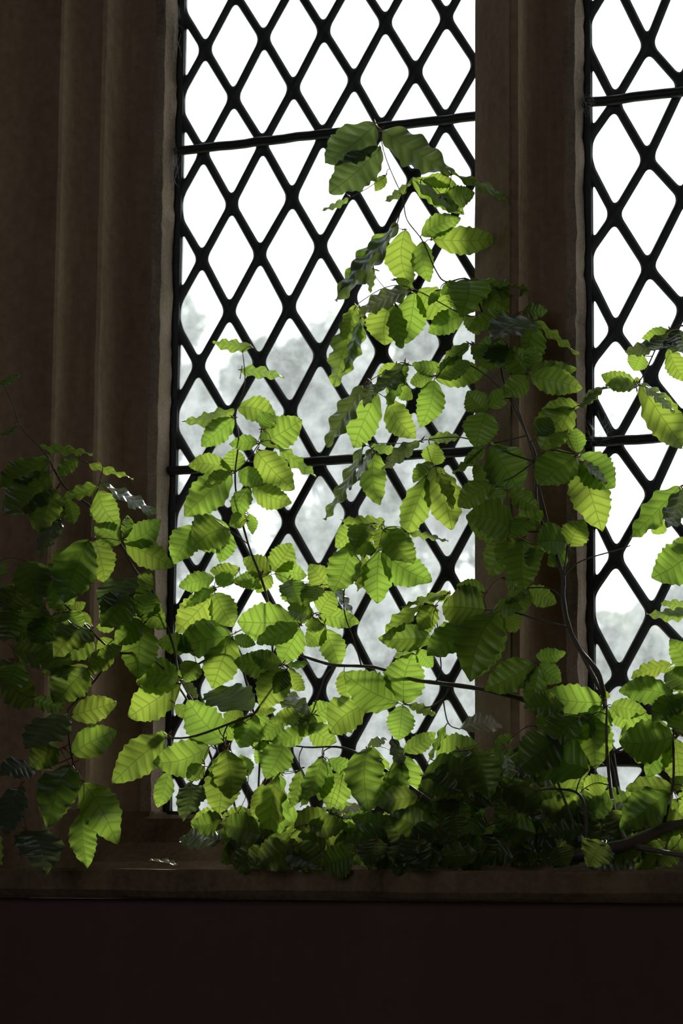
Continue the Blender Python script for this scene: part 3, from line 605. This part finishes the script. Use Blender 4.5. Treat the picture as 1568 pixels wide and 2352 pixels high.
branch('beech branch entering from the right edge of the frame across the right window', G, .18,
 [[(1660,1100,.2,3),(1640,900,.19,2.4),(1600,780,.18,1.8),(1568,748,.18,1.2),(1520,775,.18,1),(1461,884,.18,.9),(1385,893,.18,.8),(1338,932,.18,.7)],[(1680,1900,.26,4),(1670,1500,.24,3.4),(1660,1100,.2,3)],[(1660,1100,.2,1.6),(1590,1112,.2,1)],[(1670,1300,.2,1.6),(1600,1265,.2,1)]],
'''1461 884 1383 862 46 M; 1461 889 1392 888 30 D; 1463 882 1462 866 14 L; 1538 759 1476 778 30 L; 1552 758 1574 812 64 G; 1560 760 1500 800 44 G; 1520 787 1438 808 28 G; 1474 812 1456 850 48 L; 1534 800 1576 874 46 L; 1470 886 1563 1024 80 L; 1472 884 1546 946 20 D; 1385 890 1338 930 22 G;
1560 1118 1452 1232 62 M; 1575 1112 1538 1208 52 G; 1520 1190 1500 1225 40 L; 1578 1150 1555 1192 32 L; 1592 1262 1500 1326 96 M; 1590 1250 1545 1245 26 L; 1600 1402 1488 1410 28 E; 1598 1395 1520 1385 22 L''', (1680,1930,.27))
branch('beech branch fanning over the dark stone jamb left of the windows', G, .39,
 [[(550,1900,.10,2),(520,1780,.085,1.9),(470,1660,.10,1.8),(415,1560,.20,1.8),(397,1480,.32,1.7),(350,1360,.36,2.2),(310,1310,.37,2),(276,1249,.37,1.8),(232,1200,.37,1.6),(210,1165,.38,1.5),(150,1120,.38,1.3),(112,1056,.38,1.2),(91,1026,.38,1),(48,980,.38,.9),(30,930,.38,.8),(10,886,.38,.7)],
  [(210,1165,.38,1),(228,1112,.38,.8),(237,1070,.38,.6)],[(310,1310,.37,1.1),(308,1366,.37,.8)],[(276,1249,.37,1),(286,1246,.37,.9)]],
'''-8 886 43 861 16 E; 43 974 0 1001 10 E; 91 1026 209 1042 20 E; 197 1063 303 1098 16 E; 178 1052 135 1095 36 M; 112 1056 2 1118 58 D; 112 1088 12 1178 84 D .02; 125 1128 85 1222 74 D .02; 140 1195 92 1276 42 G .02; 152 1145 168 1203 40 L; 228 1115 140 1147 32 M; 230 1109 356 1180 22 G;
226 1128 272 1208 64 L; 284 1246 366 1196 60 L; 288 1249 395 1300 62 L; 276 1249 218 1208 54 M; 284 1238 293 1188 26 D .01; 218 1240 240 1336 68 M; 200 1243 148 1378 98 D .02; 296 1325 245 1402 74 G .02; 300 1370 236 1438 82 D .02; 310 1362 345 1314 44 L; 324 1422 354 1366 50 D .02; 310 1362 378 1442 64 L; 326 1426 264 1478 58 M; 329 1433 317 1555 82 L; 262 1445 222 1440 26 L; 262 1470 225 1500 40 M''', (550,1930,.12))
branch('dark beech branch drooping at the bottom left, grey ribbed leaves hanging to the ledge', G, .41,
 [[(530,1900,.10,2),(485,1740,.08,1.9),(425,1600,.16,1.8),(340,1505,.34,1.7),(262,1495,.41,1.6),(165,1405,.41,1.3),(60,1290,.41,1)],[(262,1495,.41,1.4),(220,1560,.41,1.2),(165,1620,.41,1.2),(155,1645,.41,1.1),(165,1740,.41,1),(192,1798,.41,.8)],[(165,1405,.41,1),(100,1450,.41,1),(30,1490,.41,.8)]],
'''150 1405 108 1352 46 M; 152 1403 196 1385 26 L; 175 1405 210 1437 24 L; 155 1405 122 1462 42 M; 150 1405 186 1447 42 D; 212 1450 128 1508 74 D .01; 260 1495 205 1546 48 M; 280 1485 225 1505 32 D; 200 1535 126 1612 84 D .01; 162 1645 265 1614 60 L -.01; 164 1731 265 1680 70 L -.01; 149 1643 62 1718 74 G .02; 135 1720 70 1762 62 D .02; 77 1764 0 1779 52 G .02; 162 1760 112 1897 90 D .01; 192 1799 268 1934 88 M; 186 1868 200 1990 62 M; 46 1805 20 1912 72 G .02; 62 1906 104 2002 98 G .02; -2 1908 3 1985 12 E; 
60 1290 86 1392 88 D; -2 1290 12 1322 30 M; 30 1400 8 1472 76 D; 100 1395 60 1452 64 D; 30 1490 124 1520 62 D; 8 1560 76 1622 74 M; 75 1605 150 1628 36 M; 112 1420 70 1472 64 D; 45 1350 5 1400 70 D; 100 1480 150 1560 70 D; 40 1520 5 1580 70 D; 20 1440 80 1440 60 D; 120 1330 170 1385 60 D''', (530,1930,.12))
# dark tangle of leaves heaped on the sill at the foot of the branches
rr = random.Random(99)
def heap(n, x0, x1, y0, y1, d0, d1, fl, wr):
    rows = []
    for k in range(n):
        bx = rr.uniform(x0, x1); by = rr.uniform(y0, y1); a_ = rr.uniform(-.6, 3.7); l_ = rr.uniform(80, 115)
        rows.append('%d %d %d %d %d %s %.3f' % (bx, by, bx+l_*cos(a_), min(by+l_*sin(a_)*.65, 1990), l_*rr.uniform(*wr), rr.choice(fl), rr.uniform(d0, d1)))
    return ';'.join(rows)
branch('cut beech branch heaped flat and dark along the sill below the left window', G, .27,
 [[(540,1945,.22,1.6),(700,1930,.2,2),(900,1925,.18,3),(1010,1920,.18,3)],[(800,1930,.2,1.6),(850,1900,.22,1.5),(990,1870,.22,1.2)]],
 heap(46, 520, 985, 1885, 1975, -.14, .06, 'DDDM', (.55, .75)) + ';' + heap(38, 545, 985, 1880, 1965, -.20, -.10, 'D', (.6, .8)), (900,1960,.33), False)
branch('cut beech branch heaped dark on the sill in front of the foot of the mullion', G, .27,
 [[(1000,1925,.2,2),(1100,1920,.18,3),(1290,1915,.18,4)],[(1050,1920,.18,2),(1110,1900,.28,1.5),(1160,1880,.28,1)]],
 heap(46, 950, 1290, 1760, 1975, -.14, .06, 'DDDM', (.55, .75)) + ';' + heap(46, 960, 1300, 1730, 1960, -.20, -.10, 'D', (.6, .8)), (1150,1960,.33), False)
branch('cut beech branch heaped dark on the sill below the right window', G, .27,
 [[(1270,1920,.2,2),(1450,1915,.18,3),(1620,1910,.18,4)]],
 heap(36, 1280, 1600, 1850, 1975, -.14, .04, 'DDDG', (.55, .75)) + ';' + heap(34, 1290, 1600, 1850, 1960, -.20, -.10, 'D', (.6, .8)), (1450,1960,.33), False)
# a fallen leaf on the ledge
q = at(372, 1996, LED+.012); q.z = 1.549
fl, _ = None, None
fo = make_leaf(None, V((q.x-.024, LED+.02, 1.553)), V((1, -.10, -.16)).normalized(), V((.10, 1, .05)).normalized(), V((.16, -.05, 1)).normalized(), .050, .015, 4, M_DRY, fold=.25, curl=.02)
fo.name = 'fallen_leaf'; fo['label'] = 'single pale curled leaf lying on the front edge of the stone ledge, left'; fo['category'] = 'leaf'


# ------------------------------------------------------------------ trees beyond the glass
def tree(name, label, px, py, Y, rx, rz, n, seed, group=None, lean=0):
    r = random.Random(seed); c = at(px, py, Y); 
    root = thing(name, label, 'tree', (c.x, c.y, -.05), group)
    tk = MB(); base = V((c.x, c.y, -.05)); top = V((c.x+lean, c.y, c.z+rz*.3))
    tk.tube([base, base.lerp(top, .4)+V((.1, 0, 0)), base.lerp(top, .75), top], [.22, .17, .11, .04], 10)
    cl = [(c+V((r.gauss(0, .55)*rx, r.gauss(0, .5)*rx, r.gauss(0, .5)*rz)), r.uniform(.35, .6)) for _ in range(22)]
    for q, _ in cl[:12]:
        s0 = base.lerp(top, r.uniform(.55, .95)); tk.tube([s0, s0.lerp(q, .5)+V((0, 0, .15)), q], [.06, .035, .012], 6)
    tk.build('trunk', M_TRUNK, root, smooth=True, loc=root.location)
    vs = []; fs = []; ve = []; sdv = []
    for _ in range(n):
        q, rad = r.choice(cl); d = V((r.gauss(0, 1), r.gauss(0, 1), r.gauss(0, 1))).normalized()*rad*(r.random()**.4)*max(rx, rz)*.55
        p = q+d; nn = V((r.gauss(0, 1), r.gauss(0, 1), r.gauss(0, 1)+.6)).normalized(); a = nn.orthogonal().normalized(); a.rotate(__import__('mathutils').Quaternion(nn, r.uniform(0, 6.28))); b = nn.cross(a)
        L = r.uniform(.10, .2); k = len(vs)
        vs += [p-a*L, p+b*L*.45-a*L*.2, p+b*L*.4+a*L*.4, p+a*L, p-b*L*.4+a*L*.4, p-b*L*.45-a*L*.2]
        fs.append(tuple(range(k, k+6))); ve += [.1]*6; sdv += [.5]*6
    o = MB(); o.v = vs; o.f = fs; o = o.build('foliage', M_CROWN, root, loc=root.location)
    for nm, dd in (('vein', ve), ('side', sdv)):
        q = o.data.attributes.new(nm, 'FLOAT', 'POINT'); q.data.foreach_set('value', dd)
    return root
tree('broadleaf_tree', 'tall pale green tree seen blurred through the middle panes of the left window', 760, 960, 30, 1.55, 1.9, 6500, 1, 'trees beyond the windows')
tree('broadleaf_tree', 'smaller blurred tree behind the lower left panes of the left window', 470, 1040, 37, 1.3, 1.9, 4500, 2, 'trees beyond the windows')
tree('broadleaf_tree', 'blurred tree behind the right edge of the left window', 1010, 1050, 26, .9, 1.8, 4200, 3, 'trees beyond the windows')
tree('garden_shrub', 'low blurred shrub seen through the foot of the right window', 1490, 1570, 22, .8, .5, 2600, 4, 'shrubs beyond the windows')
tree('garden_shrub', 'low blurred shrub seen through the foot of the left window', 850, 1570, 14, 1.0, .35, 4200, 5, 'shrubs beyond the windows')

# ------------------------------------------------------------------ cobwebs on the bars and stone
def cobweb(label, x, y, rx, ry, seed):
    r = random.Random(seed); c = at(x, y, -.02); mb = MB(); k = 1/1430
    for i in range(34):
        a = c+V((r.uniform(-1, 1)*rx*k, r.uniform(-.012, .008), r.uniform(-1, 1)*ry*k)); b = c+V((r.uniform(-1, 1)*rx*k, r.uniform(-.012, .008), r.uniform(-1, 1)*ry*k))
        m = (a+b)/2+V((0, -.002, -.003)); mb.tube([a, m, b], [.00014]*3, 4)
    o = mb.build('cobweb', M_WEB, loc=c); o['label'] = label; o['category'] = 'cobweb'; o['group'] = 'cobwebs on the window bars'
cobweb('grey dusty cobweb at the left end of the upper bar of the left window', 400, 375, 14, 60, 1)
cobweb('grey dusty cobweb in the top left corner of the view beside the leading', 404, 70, 12, 70, 2)
cobweb('grey cobweb at the left end of the upper bar of the right window', 1352, 240, 20, 26, 3)
cobweb('grey cobweb hung below the lower bar of the right window, near the mullion', 1378, 985, 34, 38, 4)

def hedge(label, xa, xb, ytop, Y, n, seed):
    r = random.Random(seed); a, b = at(xa, ytop, Y), at(xb, ytop, Y); o = MB(); vs = []; fs = []
    for _ in range(n):
        t = r.random(); x = a.x+(b.x-a.x)*t; top = a.z*(1+.16*noise.noise(V((x*.5, 3, 1)))+.08*noise.noise(V((x*1.7, 5, 2))))
        z = top*r.random()**.7; p = V((x, Y+r.gauss(0, .5), z))
        nn = V((r.gauss(0, 1), r.gauss(0, 1), r.gauss(0, 1)+.6)).normalized(); u = nn.orthogonal().normalized(); w_ = nn.cross(u); k = len(vs); L = r.uniform(.13, .24)
        vs += [p-u*L, p+w_*L*.45-u*L*.2, p+w_*L*.4+u*L*.4, p+u*L, p-w_*L*.4+u*L*.4, p-w_*L*.45-u*L*.2]; fs.append(tuple(range(k, k+6)))
    o.v = vs; o.f = fs; h = o.build('hedge', M_CROWN, loc=V(((a.x+b.x)/2, Y, -.05))); h['label'] = label; h['category'] = 'hedge'
    for nm, v in (('vein', .1), ('side', .5)):
        q = h.data.attributes.new(nm, 'FLOAT', 'POINT'); q.data.foreach_set('value', [v]*len(vs))
hedge('long blurred hedge far behind the lower panes of both windows', 330, 1640, 1440, 43, 16000, 8)
